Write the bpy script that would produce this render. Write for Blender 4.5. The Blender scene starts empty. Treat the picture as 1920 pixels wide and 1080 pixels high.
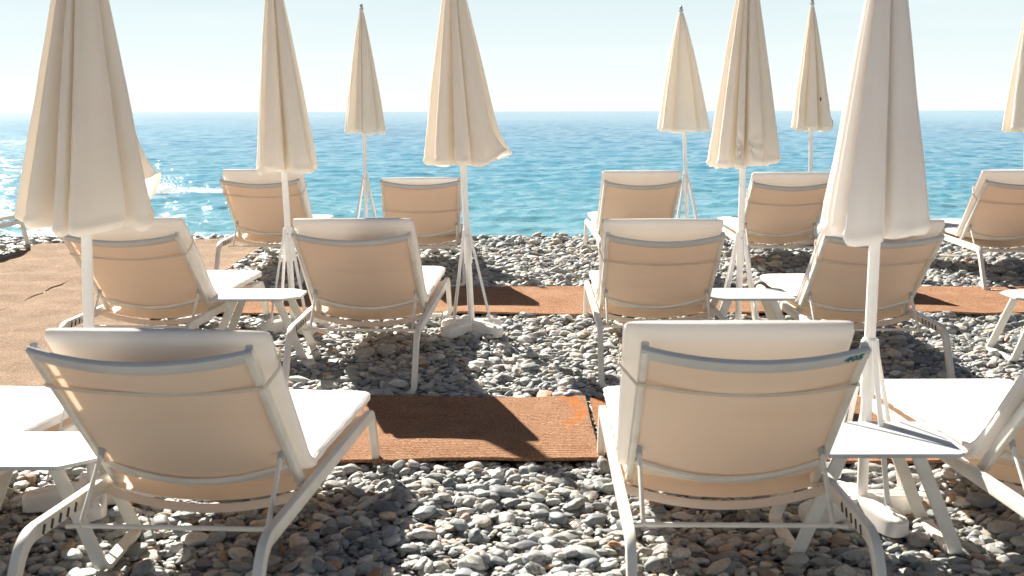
import bpy, math, random
import numpy as np
from mathutils import Vector, Matrix, noise as mn
from math import sin, cos, pi, radians

C = bpy.context.scene
COL = C.collection

# ---------------------------------------------------------------- camera
cam_d = bpy.data.cameras.new('camera')
cam_d.sensor_width = 36.0
cam_d.lens = 2243.6/1920*36
cam_d.clip_start = 0.05
cam_d.clip_end = 30000
cam_d.dof.use_dof = True
cam_d.dof.focus_distance = 7.6
cam_d.dof.aperture_fstop = 5.6
cam = bpy.data.objects.new('camera', cam_d)
COL.objects.link(cam)
cam.location = (0, 0, 1.4585)
cam.rotation_euler = (pi/2-0.1468, 0, 0)
cam.rotation_euler = (Matrix.Rotation(pi/2-0.1468, 3, 'X') @ Matrix.Rotation(-0.002, 3, 'Z')).to_euler()
C.camera = cam

# ---------------------------------------------------------------- light
SUN_EL, SUN_AZ = radians(34.5), radians(-30.0)      # azimuth from +Y towards +X
w = bpy.data.worlds.new('World'); C.world = w; w.use_nodes = True
nt = w.node_tree; nt.nodes.clear()
N = nt.nodes.new
out = N('ShaderNodeOutputWorld'); bg = N('ShaderNodeBackground')
sky = N('ShaderNodeTexSky'); sky.sky_type = 'NISHITA'; sky.sun_disc = False
sky.sun_elevation = SUN_EL; sky.sun_rotation = SUN_AZ
sky.altitude = 0; sky.air_density = 0.5; sky.dust_density = 0.15; sky.ozone_density = 1.6
bg.inputs['Strength'].default_value = 0.05
tc = N('ShaderNodeTexCoord')
mp = N('ShaderNodeMapping'); mp.inputs['Scale'].default_value = (1.2, 1.2, 16)
cn = N('ShaderNodeTexNoise'); cn.inputs['Scale'].default_value = 2.2; cn.inputs['Detail'].default_value = 5
cr = N('ShaderNodeMapRange'); cr.inputs[1].default_value = 0.46; cr.inputs[2].default_value = 0.80; cr.inputs[4].default_value = 0.16
mix = N('ShaderNodeMix'); mix.data_type = 'RGBA'
mix.inputs[7].default_value = (9.4, 9.5, 9.2, 1)
# pale sea haze low over the horizon, thinning upwards
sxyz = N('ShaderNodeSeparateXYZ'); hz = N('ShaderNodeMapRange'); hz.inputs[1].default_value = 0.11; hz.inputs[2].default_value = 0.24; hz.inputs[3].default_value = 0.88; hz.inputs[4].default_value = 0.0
hc = N('ShaderNodeMapRange'); hc.inputs[1].default_value = 0.0; hc.inputs[2].default_value = 0.10
hmix = N('ShaderNodeMix'); hmix.data_type = 'RGBA'; hmix.inputs[6].default_value = (7.6, 7.9, 7.6, 1); hmix.inputs[7].default_value = (5.7, 6.7, 6.75, 1)
smix = N('ShaderNodeMix'); smix.data_type = 'RGBA'
L = nt.links.new
L(tc.outputs['Generated'], mp.inputs[0]); L(mp.outputs[0], cn.inputs[0]); L(cn.outputs[0], cr.inputs[0])
L(tc.outputs['Generated'], sxyz.inputs[0]); L(sxyz.outputs[2], hz.inputs[0]); L(sxyz.outputs[2], hc.inputs[0])
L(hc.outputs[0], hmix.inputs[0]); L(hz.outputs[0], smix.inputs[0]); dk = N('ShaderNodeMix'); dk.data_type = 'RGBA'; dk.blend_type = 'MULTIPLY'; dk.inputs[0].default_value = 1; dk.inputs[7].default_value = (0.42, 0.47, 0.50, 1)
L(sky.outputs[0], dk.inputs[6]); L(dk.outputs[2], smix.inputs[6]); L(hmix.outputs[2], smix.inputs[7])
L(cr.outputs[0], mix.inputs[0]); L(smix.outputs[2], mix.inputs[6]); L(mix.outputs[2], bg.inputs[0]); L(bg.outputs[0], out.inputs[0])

sd = bpy.data.lights.new('sun', 'SUN'); sd.energy = 5.0; sd.angle = radians(0.53); sd.color = (1.0, 0.93, 0.82)
so = bpy.data.objects.new('sun', sd); COL.objects.link(so)
to_sun = Vector((sin(SUN_AZ)*cos(SUN_EL), cos(SUN_AZ)*cos(SUN_EL), sin(SUN_EL)))
so.rotation_euler = to_sun.to_track_quat('Z', 'Y').to_euler()
so.location = to_sun*50

C.view_settings.view_transform = 'Standard'; C.view_settings.look = 'None'
C.view_settings.exposure = 1.52; C.view_settings.gamma = 1
C.render.engine = 'CYCLES'
C.cycles.max_bounces = 10; C.cycles.transmission_bounces = 8; C.cycles.diffuse_bounces = 7
C.cycles.sample_clamp_indirect = 6

# ---------------------------------------------------------------- materials
def newmat(name):
    m = bpy.data.materials.new(name); m.use_nodes = True
    nt = m.node_tree; nt.nodes.clear()
    o = nt.nodes.new('ShaderNodeOutputMaterial')
    return m, nt, o

def ramp(nt, stops):
    r = nt.nodes.new('ShaderNodeValToRGB')
    e = r.color_ramp.elements
    while len(e) < len(stops): e.new(0.5)
    for el, (p, c) in zip(e, stops):
        el.position = p; el.color = (*c, 1)
    return r

def noise(nt, scale, detail=4, vec=None, rough=0.5):
    n = nt.nodes.new('ShaderNodeTexNoise'); n.inputs['Scale'].default_value = scale
    n.inputs['Detail'].default_value = detail; n.inputs['Roughness'].default_value = rough
    if vec is not None: nt.links.new(vec, n.inputs['Vector'])
    return n

def mapped(nt, scale, space='Object'):
    t = nt.nodes.new('ShaderNodeTexCoord'); m = nt.nodes.new('ShaderNodeMapping')
    m.inputs['Scale'].default_value = scale; nt.links.new(t.outputs[space], m.inputs[0])
    return m.outputs[0]

def paint_mat(name, c0, c1, rough=0.38, rust=False):
    m, nt, o = newmat(name); L = nt.links.new
    p = nt.nodes.new('ShaderNodeBsdfPrincipled'); p.inputs['Roughness'].default_value = rough
    v = mapped(nt, (1, 1, 1))
    n = noise(nt, 9, 6, v, 0.65); r = ramp(nt, [(0.35, c1), (0.62, c0)])
    L(n.outputs[0], r.inputs[0]); col = r.outputs[0]
    if rust:
        n2 = noise(nt, 14, 5, v, 0.7); r2 = ramp(nt, [(0.66, (0, 0, 0)), (0.72, (1, 1, 1))])
        L(n2.outputs[0], r2.inputs[0])
        mx = nt.nodes.new('ShaderNodeMix'); mx.data_type = 'RGBA'; mx.inputs[7].default_value = (0.42, 0.21, 0.09, 1)
        L(r2.outputs[0], mx.inputs[0]); L(col, mx.inputs[6]); col = mx.outputs[2]
    L(col, p.inputs['Base Color'])
    n3 = noise(nt, 120, 3, v); b = nt.nodes.new('ShaderNodeBump'); b.inputs['Strength'].default_value = 0.12; b.inputs['Distance'].default_value = 0.002
    L(n3.outputs[0], b.inputs['Height']); L(b.outputs[0], p.inputs['Normal'])
    L(p.outputs[0], o.inputs[0])
    return m

def cloth_mat(name, c0, c1, trans, tcol, stain=4.0, weave=700, bump=0.25):
    m, nt, o = newmat(name); L = nt.links.new
    v = mapped(nt, (1, 1, 1))
    n = noise(nt, stain, 5, v, 0.6); r = ramp(nt, [(0.35, c1), (0.65, c0)])
    L(n.outputs[0], r.inputs[0])
    d = nt.nodes.new('ShaderNodeBsdfPrincipled'); d.inputs['Roughness'].default_value = 0.85
    d.inputs['Specular IOR Level'].default_value = 0.15
    L(r.outputs[0], d.inputs['Base Color'])
    t = nt.nodes.new('ShaderNodeBsdfTranslucent'); t.inputs[0].default_value = (*tcol, 1)
    mx = nt.nodes.new('ShaderNodeMixShader'); mx.inputs[0].default_value = trans
    L(d.outputs[0], mx.inputs[1]); L(t.outputs[0], mx.inputs[2]); L(mx.outputs[0], o.inputs[0])
    n2 = noise(nt, weave, 2, v); n3 = noise(nt, 22, 4, v)
    ad = nt.nodes.new('ShaderNodeMath'); ad.operation = 'MULTIPLY_ADD'; ad.inputs[1].default_value = 0.25
    L(n2.outputs[0], ad.inputs[0]); L(n3.outputs[0], ad.inputs[2])
    b = nt.nodes.new('ShaderNodeBump'); b.inputs['Strength'].default_value = bump; b.inputs['Distance'].default_value = 0.006
    L(ad.outputs[0], b.inputs['Height']); L(b.outputs[0], d.inputs['Normal']); L(b.outputs[0], t.inputs['Normal'])
    return m

M = {}
M['paint'] = paint_mat('white_painted_metal', (0.83, 0.79, 0.71), (0.74, 0.69, 0.60))
M['pole'] = paint_mat('white_pole_paint', (0.84, 0.82, 0.79), (0.78, 0.75, 0.70), 0.3)
M['base'] = paint_mat('white_cast_base', (0.80, 0.78, 0.75), (0.70, 0.66, 0.61), 0.5, rust=True)
M['table'] = paint_mat('white_table_top', (0.52, 0.53, 0.53), (0.48, 0.49, 0.49), 0.35)
M['bar'] = paint_mat('white_headrest_bar', (0.60, 0.60, 0.585), (0.55, 0.55, 0.535), 0.5)
M['metal'] = paint_mat('grey_metal', (0.45, 0.45, 0.46), (0.35, 0.35, 0.36), 0.35)
M['dark'] = paint_mat('dark_slot', (0.05, 0.04, 0.035), (0.03, 0.025, 0.02), 0.7)
M['ink'] = paint_mat('teal_marker', (0.01, 0.17, 0.19), (0.01, 0.12, 0.14), 0.6)
M['sling'] = cloth_mat('cream_sling_mesh', (0.95, 0.84, 0.73), (0.93, 0.80, 0.68), 0.40, (0.99, 0.88, 0.76), 3, 900, 0.12)
M['mattress'] = cloth_mat('white_mattress_cloth', (0.84, 0.82, 0.80), (0.80, 0.77, 0.74), 0.22, (0.97, 0.93, 0.87), 5, 600, 0.3)
M['strap'] = cloth_mat('elastic_strap', (0.78, 0.72, 0.64), (0.7, 0.63, 0.55), 0.2, (0.85, 0.7, 0.5), 20, 800, 0.2)
M['canopy'] = cloth_mat('ecru_canopy_cloth', (0.88, 0.85, 0.80), (0.85, 0.81, 0.75), 0.36, (0.98, 0.90, 0.77), 3.5, 650, 0.2)
M['canopy_white'] = cloth_mat('white_canopy_cloth', (0.84, 0.82, 0.80), (0.81, 0.78, 0.75), 0.32, (0.97, 0.92, 0.86), 3.0, 650, 0.2)

def pebble_mat():
    m, nt, o = newmat('pebble_stone'); L = nt.links.new
    p = nt.nodes.new('ShaderNodeBsdfPrincipled'); p.inputs['Roughness'].default_value = 0.62
    p.inputs['Specular IOR Level'].default_value = 0.35
    a = nt.nodes.new('ShaderNodeAttribute'); a.attribute_type = 'INSTANCER'; a.attribute_name = 'tint'
    g = nt.nodes.new('ShaderNodeNewGeometry')
    n = noise(nt, 60, 5, g.outputs['Position'], 0.7); r = ramp(nt, [(0.3, (0.72, 0.72, 0.72)), (0.7, (1.18, 1.18, 1.18))])
    L(n.outputs[0], r.inputs[0])
    mx = nt.nodes.new('ShaderNodeMix'); mx.data_type = 'RGBA'; mx.blend_type = 'MULTIPLY'; mx.inputs[0].default_value = 1
    L(a.outputs['Color'], mx.inputs[6]); L(r.outputs[0], mx.inputs[7]); L(mx.outputs[2], p.inputs['Base Color'])
    n2 = noise(nt, 160, 4, g.outputs['Position']); b = nt.nodes.new('ShaderNodeBump'); b.inputs['Strength'].default_value = 0.25; b.inputs['Distance'].default_value = 0.003
    L(n2.outputs[0], b.inputs['Height']); L(b.outputs[0], p.inputs['Normal'])
    L(p.outputs[0], o.inputs[0]); return m
M['pebble'] = pebble_mat()

def ground_mat():
    m, nt, o = newmat('beach_bed'); L = nt.links.new
    p = nt.nodes.new('ShaderNodeBsdfPrincipled'); p.inputs['Roughness'].default_value = 0.9
    v = mapped(nt, (1, 1, 1)); vo = nt.nodes.new('ShaderNodeTexVoronoi'); vo.inputs['Scale'].default_value = 22; L(v, vo.inputs['Vector'])
    r = ramp(nt, [(0.0, (0.16, 0.15, 0.135)), (0.5, (0.34, 0.32, 0.29)), (1.0, (0.24, 0.23, 0.22))])
    L(vo.outputs['Color'], r.inputs[0]); L(r.outputs[0], p.inputs['Base Color'])
    b = nt.nodes.new('ShaderNodeBump'); b.inputs['Strength'].default_value = 1; b.inputs['Distance'].default_value = 0.02; b.invert = True
    L(vo.outputs['Distance'], b.inputs['Height']); L(b.outputs[0], p.inputs['Normal']); L(p.outputs[0], o.inputs[0]); return m
M['bed'] = ground_mat()

def mat_mat(name, c0, c1, orange):
    m, nt, o = newmat(name); L = nt.links.new
    p = nt.nodes.new('ShaderNodeBsdfPrincipled'); p.inputs['Roughness'].default_value = 0.95; p.inputs['Specular IOR Level'].default_value = 0.1
    v = mapped(nt, (1, 1, 1))
    n1 = noise(nt, 5, 6, v, 0.7); r1 = ramp(nt, [(0.3, c1), (0.68, c0)]); L(n1.outputs[0], r1.inputs[0])
    vs = mapped(nt, (26, 34, 30)); n2 = noise(nt, 3.2, 5, vs, 0.8)
    r2 = ramp(nt, [(0.34, (0.28, 0.24, 0.22)), (0.50, (0.95, 0.95, 0.95)), (0.66, (1.5, 1.48, 1.45))]); L(n2.outputs[0], r2.inputs[0])
    mx = nt.nodes.new('ShaderNodeMix'); mx.data_type = 'RGBA'; mx.blend_type = 'MULTIPLY'; mx.inputs[0].default_value = 1
    L(r1.outputs[0], mx.inputs[6]); L(r2.outputs[0], mx.inputs[7]); col = mx.outputs[2]
    if orange:
        # orange blotch with a shape of its own near the end of the rug
        at = nt.nodes.new('ShaderNodeAttribute'); at.attribute_name = 'blotch'
        n4 = noise(nt, 16, 5, v, 0.7); mm = nt.nodes.new('ShaderNodeMath'); mm.operation = 'MULTIPLY_ADD'; mm.inputs[1].default_value = 1.6; mm.inputs[2].default_value = -0.8
        L(n4.outputs[0], mm.inputs[0]); m2 = nt.nodes.new('ShaderNodeMath'); m2.operation = 'ADD'; L(mm.outputs[0], m2.inputs[0]); L(at.outputs['Fac'], m2.inputs[1])
        r4 = ramp(nt, [(0.40, (0, 0, 0)), (1.0, (0.9, 0.9, 0.9))]); L(m2.outputs[0], r4.inputs[0])
        m3 = nt.nodes.new('ShaderNodeMix'); m3.data_type = 'RGBA'; m3.inputs[7].default_value = (0.60, 0.19, 0.03, 1)
        L(r4.outputs[0], m3.inputs[0]); L(col, m3.inputs[6]); col = m3.outputs[2]
    L(col, p.inputs['Base Color'])
    wv = nt.nodes.new('ShaderNodeTexWave'); wv.wave_type = 'BANDS'; wv.bands_direction = 'Y'; wv.inputs['Scale'].default_value = 14; wv.inputs['Distortion'].default_value = 2.5; wv.inputs['Detail'].default_value = 3; wv.inputs['Detail Scale'].default_value = 2.5
    L(v, wv.inputs[0])
    ad = nt.nodes.new('ShaderNodeMath'); ad.operation = 'MULTIPLY_ADD'; ad.inputs[1].default_value = 0.35; L(wv.outputs['Fac'], ad.inputs[0]); L(n2.outputs[0], ad.inputs[2])
    b = nt.nodes.new('ShaderNodeBump'); b.inputs['Strength'].default_value = 1.0; b.inputs['Distance'].default_value = 0.016
    L(ad.outputs[0], b.inputs['Height']); L(b.outputs[0], p.inputs['Normal']); L(p.outputs[0], o.inputs[0]); return m
M['coir'] = mat_mat('orange_brown_coir', (0.50, 0.285, 0.17), (0.37, 0.195, 0.11), True)
M['coir_pale'] = mat_mat('pale_sandy_coir', (0.47, 0.34, 0.245), (0.34, 0.24, 0.165), False)

def sea_mat():
    m, nt, o = newmat('sea_water'); L = nt.links.new
    p = nt.nodes.new('ShaderNodeBsdfPrincipled'); p.inputs['Roughness'].default_value = 0.12; p.inputs['IOR'].default_value = 1.33
    g = nt.nodes.new('ShaderNodeNewGeometry')
    sx = nt.nodes.new('ShaderNodeSeparateXYZ'); L(g.outputs['Position'], sx.inputs[0])
    # shallow turquoise by the shore, deeper blue offshore
    mr = nt.nodes.new('ShaderNodeMapRange'); mr.inputs[1].default_value = 13; mr.inputs[2].default_value = 70; L(sx.outputs[1], mr.inputs[0])
    r = ramp(nt, [(0.0, (0.14, 0.32, 0.38)), (0.35, (0.085, 0.275, 0.375)), (1.0, (0.09, 0.28, 0.41))]); L(mr.outputs[0], r.inputs[0])
    mp = nt.nodes.new('ShaderNodeMapping'); mp.inputs['Scale'].default_value = (0.02, 0.006, 1); L(g.outputs['Position'], mp.inputs[0])
    n0 = noise(nt, 1.0, 4, mp.outputs[0]); r0 = ramp(nt, [(0.35, (0.75, 0.82, 0.88)), (0.65, (1.2, 1.15, 1.1))]); L(n0.outputs[0], r0.inputs[0])
    mx = nt.nodes.new('ShaderNodeMix'); mx.data_type = 'RGBA'; mx.blend_type = 'MULTIPLY'; mx.inputs[0].default_value = 1
    L(r.outputs[0], mx.inputs[6]); L(r0.outputs[0], mx.inputs[7]); L(mx.outputs[2], p.inputs['Base Color'])
    n1 = noise(nt, 9.0, 3, g.outputs['Position'], 0.6)
    b = nt.nodes.new('ShaderNodeBump'); b.inputs['Strength'].default_value = 0.9; b.inputs['Distance'].default_value = 0.02
    L(n1.outputs[0], b.inputs['Height'])
    mp2 = nt.nodes.new('ShaderNodeMapping'); mp2.inputs['Scale'].default_value = (0.55, 1.2, 1); L(g.outputs['Position'], mp2.inputs[0])
    n2 = noise(nt, 1.3, 4, mp2.outputs[0], 0.6)
    b2 = nt.nodes.new('ShaderNodeBump'); b2.inputs['Strength'].default_value = 0.6; b2.inputs['Distance'].default_value = 0.09
    L(n2.outputs[0], b2.inputs['Height']); 
    mp3 = nt.nodes.new('ShaderNodeMapping'); mp3.inputs['Scale'].default_value = (0.10, 0.22, 1); L(g.outputs['Position'], mp3.inputs[0])
    n3 = noise(nt, 1.0, 6, mp3.outputs[0], 0.7)
    b3 = nt.nodes.new('ShaderNodeBump'); b3.inputs['Strength'].default_value = 0.5; b3.inputs['Distance'].default_value = 0.28
    L(n3.outputs[0], b3.inputs['Height']); L(b3.outputs[0], b2.inputs['Normal']); L(b2.outputs[0], b.inputs['Normal']); L(b.outputs[0], p.inputs['Normal'])
    L(p.outputs[0], o.inputs[0]); return m
M['sea'] = sea_mat()
def simple(name, col, rough=0.8):
    m, nt, o = newmat(name); p = nt.nodes.new('ShaderNodeBsdfPrincipled'); p.inputs['Roughness'].default_value = rough
    v = mapped(nt, (1, 1, 1)); n = noise(nt, 40, 4, v); r = ramp(nt, [(0.3, tuple(c*0.75 for c in col)), (0.7, col)])
    nt.links.new(n.outputs[0], r.inputs[0]); nt.links.new(r.outputs[0], p.inputs['Base Color']); nt.links.new(p.outputs[0], o.inputs[0]); return m
M['foam'] = cloth_mat('sea_foam', (0.9, 0.92, 0.93), (0.85, 0.88, 0.9), 0.5, (0.95, 0.96, 0.97), 5, 50, 0.1); M['twig'] = simple('dry_wood', (0.22, 0.12, 0.06)); M['leaf'] = simple('orange_leaf', (0.55, 0.2, 0.03))
M['rust'] = simple('rust', (0.4, 0.16, 0.06))

# ---------------------------------------------------------------- helpers
class MB:
    """collects vertices and faces of ONE mesh"""
    def __init__(s): s.v = []; s.f = []
    def grid(s, pts, closed_u=False, closed_v=False):
        nu, nv = len(pts), len(pts[0]); o = len(s.v)
        for row in pts: s.v.extend([tuple(p) for p in row])
        for i in range(nu - (0 if closed_u else 1)):
            for j in range(nv - (0 if closed_v else 1)):
                i2, j2 = (i+1) % nu, (j+1) % nv
                s.f.append((o+i*nv+j, o+i2*nv+j, o+i2*nv+j2, o+i*nv+j2))
        return o
    def sweep(s, path, prof, up=(0, 0, 1), cap=True, scale=None):
        path = [Vector(p) for p in path]; up = Vector(up); rows = []
        for i, p in enumerate(path):
            a = path[max(i-1, 0)]; b = path[min(i+1, len(path)-1)]
            t = (b-a).normalized()
            if 0 < i < len(path)-1:
                t0 = (p-a).normalized(); t1 = (b-p).normalized(); k = 1/max(0.5, math.sqrt(max(0.01, (1+t0.dot(t1))/2)))
                t = (t0+t1).normalized()
            else: k = 1
            side = t.cross(up)
            if side.length < 1e-6: side = Vector((1, 0, 0))
            side.normalize(); n = side.cross(t).normalized()
            sc = scale[i] if scale else 1
            rows.append([p+side*x*sc+n*y*k*sc for x, y in prof])
        o = s.grid(rows, closed_v=True); m = len(prof)
        if cap:
            s.f.append(tuple(o+j for j in range(m))[::-1]); q = o+(len(path)-1)*m
            s.f.append(tuple(q+j for j in range(m)))
    def build(s, name, mat, parent=None, smooth=True, angle=40):
        me = bpy.data.meshes.new(name); me.from_pydata(s.v, [], s.f); me.update()
        bmfix(me)
        if smooth:
            me.shade_smooth(); me.set_sharp_from_angle(angle=radians(angle))
        me.materials.append(mat)
        o = bpy.data.objects.new(name, me); COL.objects.link(o)
        if parent: o.parent = parent
        return o
import bmesh
def bmfix(me):
    b = bmesh.new(); b.from_mesh(me); bmesh.ops.recalc_face_normals(b, faces=b.faces); b.to_mesh(me); b.free()

def sheet(A, Bk):
    """thin closed cloth from a front and a back grid"""
    m = MB(); nu, nv = len(A), len(A[0]); o1 = m.grid(A); o2 = m.grid(Bk)
    per = [(0, j) for j in range(nv)]+[(i, nv-1) for i in range(1, nu)]+[(nu-1, j) for j in range(nv-2, -1, -1)]+[(i, 0) for i in range(nu-2, 0, -1)]
    for k in range(len(per)):
        a, b = per[k], per[(k+1) % len(per)]
        m.f.append((o1+a[0]*nv+a[1], o1+b[0]*nv+b[1], o2+b[0]*nv+b[1], o2+a[0]*nv+a[1]))
    return m
def rrect(w, h, r=0.004, n=3):
    pts = []
    for cx, cy, a0 in ((w/2-r, h/2-r, 0), (-w/2+r, h/2-r, 90), (-w/2+r, -h/2+r, 180), (w/2-r, -h/2+r, 270)):
        for k in range(n):
            a = radians(a0+90*k/(n-1)); pts.append((cx+r*cos(a), cy+r*sin(a)))
    return pts
def circ(r, n=12): return [(r*cos(2*pi*k/n), r*sin(2*pi*k/n)) for k in range(n)]
def bend(p0, p1, p2, r, n=6):
    """rounded corner at p1"""
    p0, p1, p2 = Vector(p0), Vector(p1), Vector(p2)
    a = (p0-p1).normalized()*r+p1; c = (p2-p1).normalized()*r+p1
    return [a*(1-t)**2+p1*2*t*(1-t)+c*t*t for t in [k/n for k in range(n+1)]]

def thing(name, label, cat, loc, rotz=0, group=None, rot=None):
    o = bpy.data.objects.new(name, None); COL.objects.link(o)
    o.empty_display_size = 0.1
    o.location = loc; o.rotation_euler = rot if rot else (0, 0, rotz)
    o['label'] = label; o['category'] = cat
    if group: o['group'] = group
    return o
def tag(o, label, cat, group=None, kind=None):
    if label: o['label'] = label
    if cat: o['category'] = cat
    if group: o['group'] = group
    if kind: o['kind'] = kind
    return o

SL = 0.0238
def gz(x, y):
    if y < 12.55: return SL*(y-6.8)+0.006*mn.noise(Vector((x*0.7, y*0.7, 3)))
    t = y-12.55
    return SL*(12.55-6.8)-min(0.42*t, 1.5)*min(1, t*1.2)+0.006*mn.noise(Vector((x*0.7, y*0.7, 3)))

# ---------------------------------------------------------------- ground and sea
def build_ground():
    ys = list(np.arange(-3, 12.4, 0.2))+list(np.arange(12.4, 17, 0.1))+[19]
    xs = list(np.arange(-16, 16.1, 0.25))
    xs = [-120, -60, -30]+xs+[30, 60, 120]; ys = [-60, -20]+ys
    mb = MB(); mb.grid([[(x, y, gz(x, y)-0.036) for x in xs] for y in ys])
    o = mb.build('beach_ground', M['bed']); o['kind'] = 'structure'
build_ground()
SEA_Z = -0.42
def build_sea():
    rng = np.random.default_rng(5)
    ys = [12.7]
    while ys[-1] < 9000: ys.append(ys[-1]*1.0036+0.02)
    ys = np.array(ys); nu = 620
    u = np.linspace(-1, 1, nu)
    X = u[None, :]*(ys[:, None]*0.62+4); Y = np.repeat(ys[:, None], nu, 1)
    dx = (ys*0.62+4)*2/nu; dy = np.gradient(ys)
    Z = np.zeros_like(X)
    K = 140
    lam = np.exp(rng.uniform(math.log(0.20), math.log(4.0), K))
    for k in range(K):
        th = rng.normal(-1.75, 0.75)                  # waves run towards the shore
        kx, ky = cos(th)*2*pi/lam[k], sin(th)*2*pi/lam[k]
        amp = 0.0031*lam[k]**0.42*rng.uniform(0.5, 1.4)
        ex, ey = abs(kx)*dx/(2*pi), abs(ky)*dy/(2*pi)
        att = np.clip((0.32-np.maximum(ex, ey))/0.15, 0, 1)
        if att.max() <= 0: continue
        ph = kx*X+ky*Y+rng.uniform(0, 2*pi)+0.8*np.sin(X*0.11*rng.uniform(.5, 1.5)+k)+0.8*np.sin(Y*0.07*rng.uniform(.5, 1.5)+2*k)
        s = np.sin(ph)
        Z += (amp*att[:, None])*(s+0.28*np.cos(2*ph))
    Z += SEA_Z
    nv = len(ys); V = np.stack([X, Y, Z], -1).reshape(-1, 3)
    idx = np.arange(nu*nv).reshape(nv, nu)
    F = np.stack([idx[:-1, :-1], idx[:-1, 1:], idx[1:, 1:], idx[1:, :-1]], -1).reshape(-1, 4)
    me = bpy.data.meshes.new('sea'); me.vertices.add(len(V)); me.vertices.foreach_set('co', V.astype(np.float32).ravel())
    me.loops.add(F.size); me.loops.foreach_set('vertex_index', F.astype(np.int32).ravel())
    me.polygons.add(len(F)); me.polygons.foreach_set('loop_start', np.arange(0, F.size, 4, dtype=np.int32))
    me.update(calc_edges=True); me.shade_smooth(); me.materials.append(M['sea'])
    o = bpy.data.objects.new('sea', me); COL.objects.link(o); o['kind'] = 'structure'
build_sea()

# ---------------------------------------------------------------- rugs
RUGS = [  # x0, x1, y0, y1, material, label
    (-2.42, 0.375, 4.99, 6.01, 'coir', 'orange brown coir rug in the middle foreground with orange blotches at its right end'),
    (0.40, 4.2, 4.96, 5.99, 'coir', 'orange brown coir rug under the front right loungers, butting the blotched rug'),
    (-2.42, 7.6, 8.29, 9.33, 'coir', 'long orange brown coir rug running across behind the middle row of loungers'),
    (-4.74, -3.64, 2.0, 12.05, 'coir_pale', 'pale sandy coir walkway strip at the far left, left of the dark seam'),
    (-3.625, -2.47, 2.0, 12.25, 'coir_pale', 'pale sandy coir walkway strip along the left side, right of the dark seam'),
]
def rug_edge(x, y): return 0.032*mn.noise(Vector((x*1.7, y*1.7, 9)))
def build_rugs():
    for q, (x0, x1, y0, y1, mt, lab) in enumerate(RUGS):
        nx = int((x1-x0)/0.05)+2; ny = int((y1-y0)/0.05)+2
        top = []; bot = []
        for j in range(ny):
            ra, rb = [], []
            for i in range(nx):
                u, v = i/(nx-1), j/(ny-1)
                x = x0+(x1-x0)*u; y = y0+(y1-y0)*v
                ex = rug_edge(x, y0 if v < 0.5 else y1)*(abs(v-0.5)*2)**4*1.3
                ey = rug_edge(x0 if u < 0.5 else x1, y)*(abs(u-0.5)*2)**8*0.4
                zz = gz(x, y)+0.024+0.014*mn.noise(Vector((x*1.6+q, y*2.6, 1)))+0.005*mn.noise(Vector((x*5, y*7, 2)))
                if mt == 'coir_pale': zz += 0.011*sin(y*13+x*2+3.2*mn.noise(Vector((x*1.2, y*0.8, 4))))*(0.5+0.5*mn.noise(Vector((x, y, 5))))
                ra.append((x+ey, y+ex, zz)); rb.append((x+ey, y+ex, zz-0.014))
            top.append(ra); bot.append(rb)
        mb = MB(); o1 = mb.grid(top); o2 = mb.grid(bot)
        per = [(0, i) for i in range(nx)]+[(j, nx-1) for j in range(1, ny)]+[(ny-1, i) for i in range(nx-2, -1, -1)]+[(j, 0) for j in range(ny-2, 0, -1)]
        for k in range(len(per)):
            a, b = per[k], per[(k+1) % len(per)]
            mb.f.append((o1+a[0]*nx+a[1], o1+b[0]*nx+b[1], o2+b[0]*nx+b[1], o2+a[0]*nx+a[1]))
        o = mb.build('coir_rug', M[mt], angle=60)
        if mt == 'coir':
            me = o.data; at = me.attributes.new('blotch', 'FLOAT', 'POINT')
            vals = []
            for v in me.vertices:
                d = 0.0
                if q == 0:
                    c = 0.30+0.04*sin(v.co.y*9)
                    d = max(0, 1-abs(v.co.x-c)/0.085)*min(1, max(0, (v.co.y-5.2)/0.35))
                if q == 1:
                    d = max(0, 1-abs(v.co.x-0.43)/0.08)*0.9*(1 if v.co.y > 5.5 else 0.4)
                if q == 2: d = max(0, 1-abs(v.co.x-3.75)/0.35)*0.35
                vals.append(d)
            at.data.foreach_set('value', vals)
        tag(o, lab, 'rug', 'coir rugs laid over the pebbles')
build_rugs()

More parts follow.
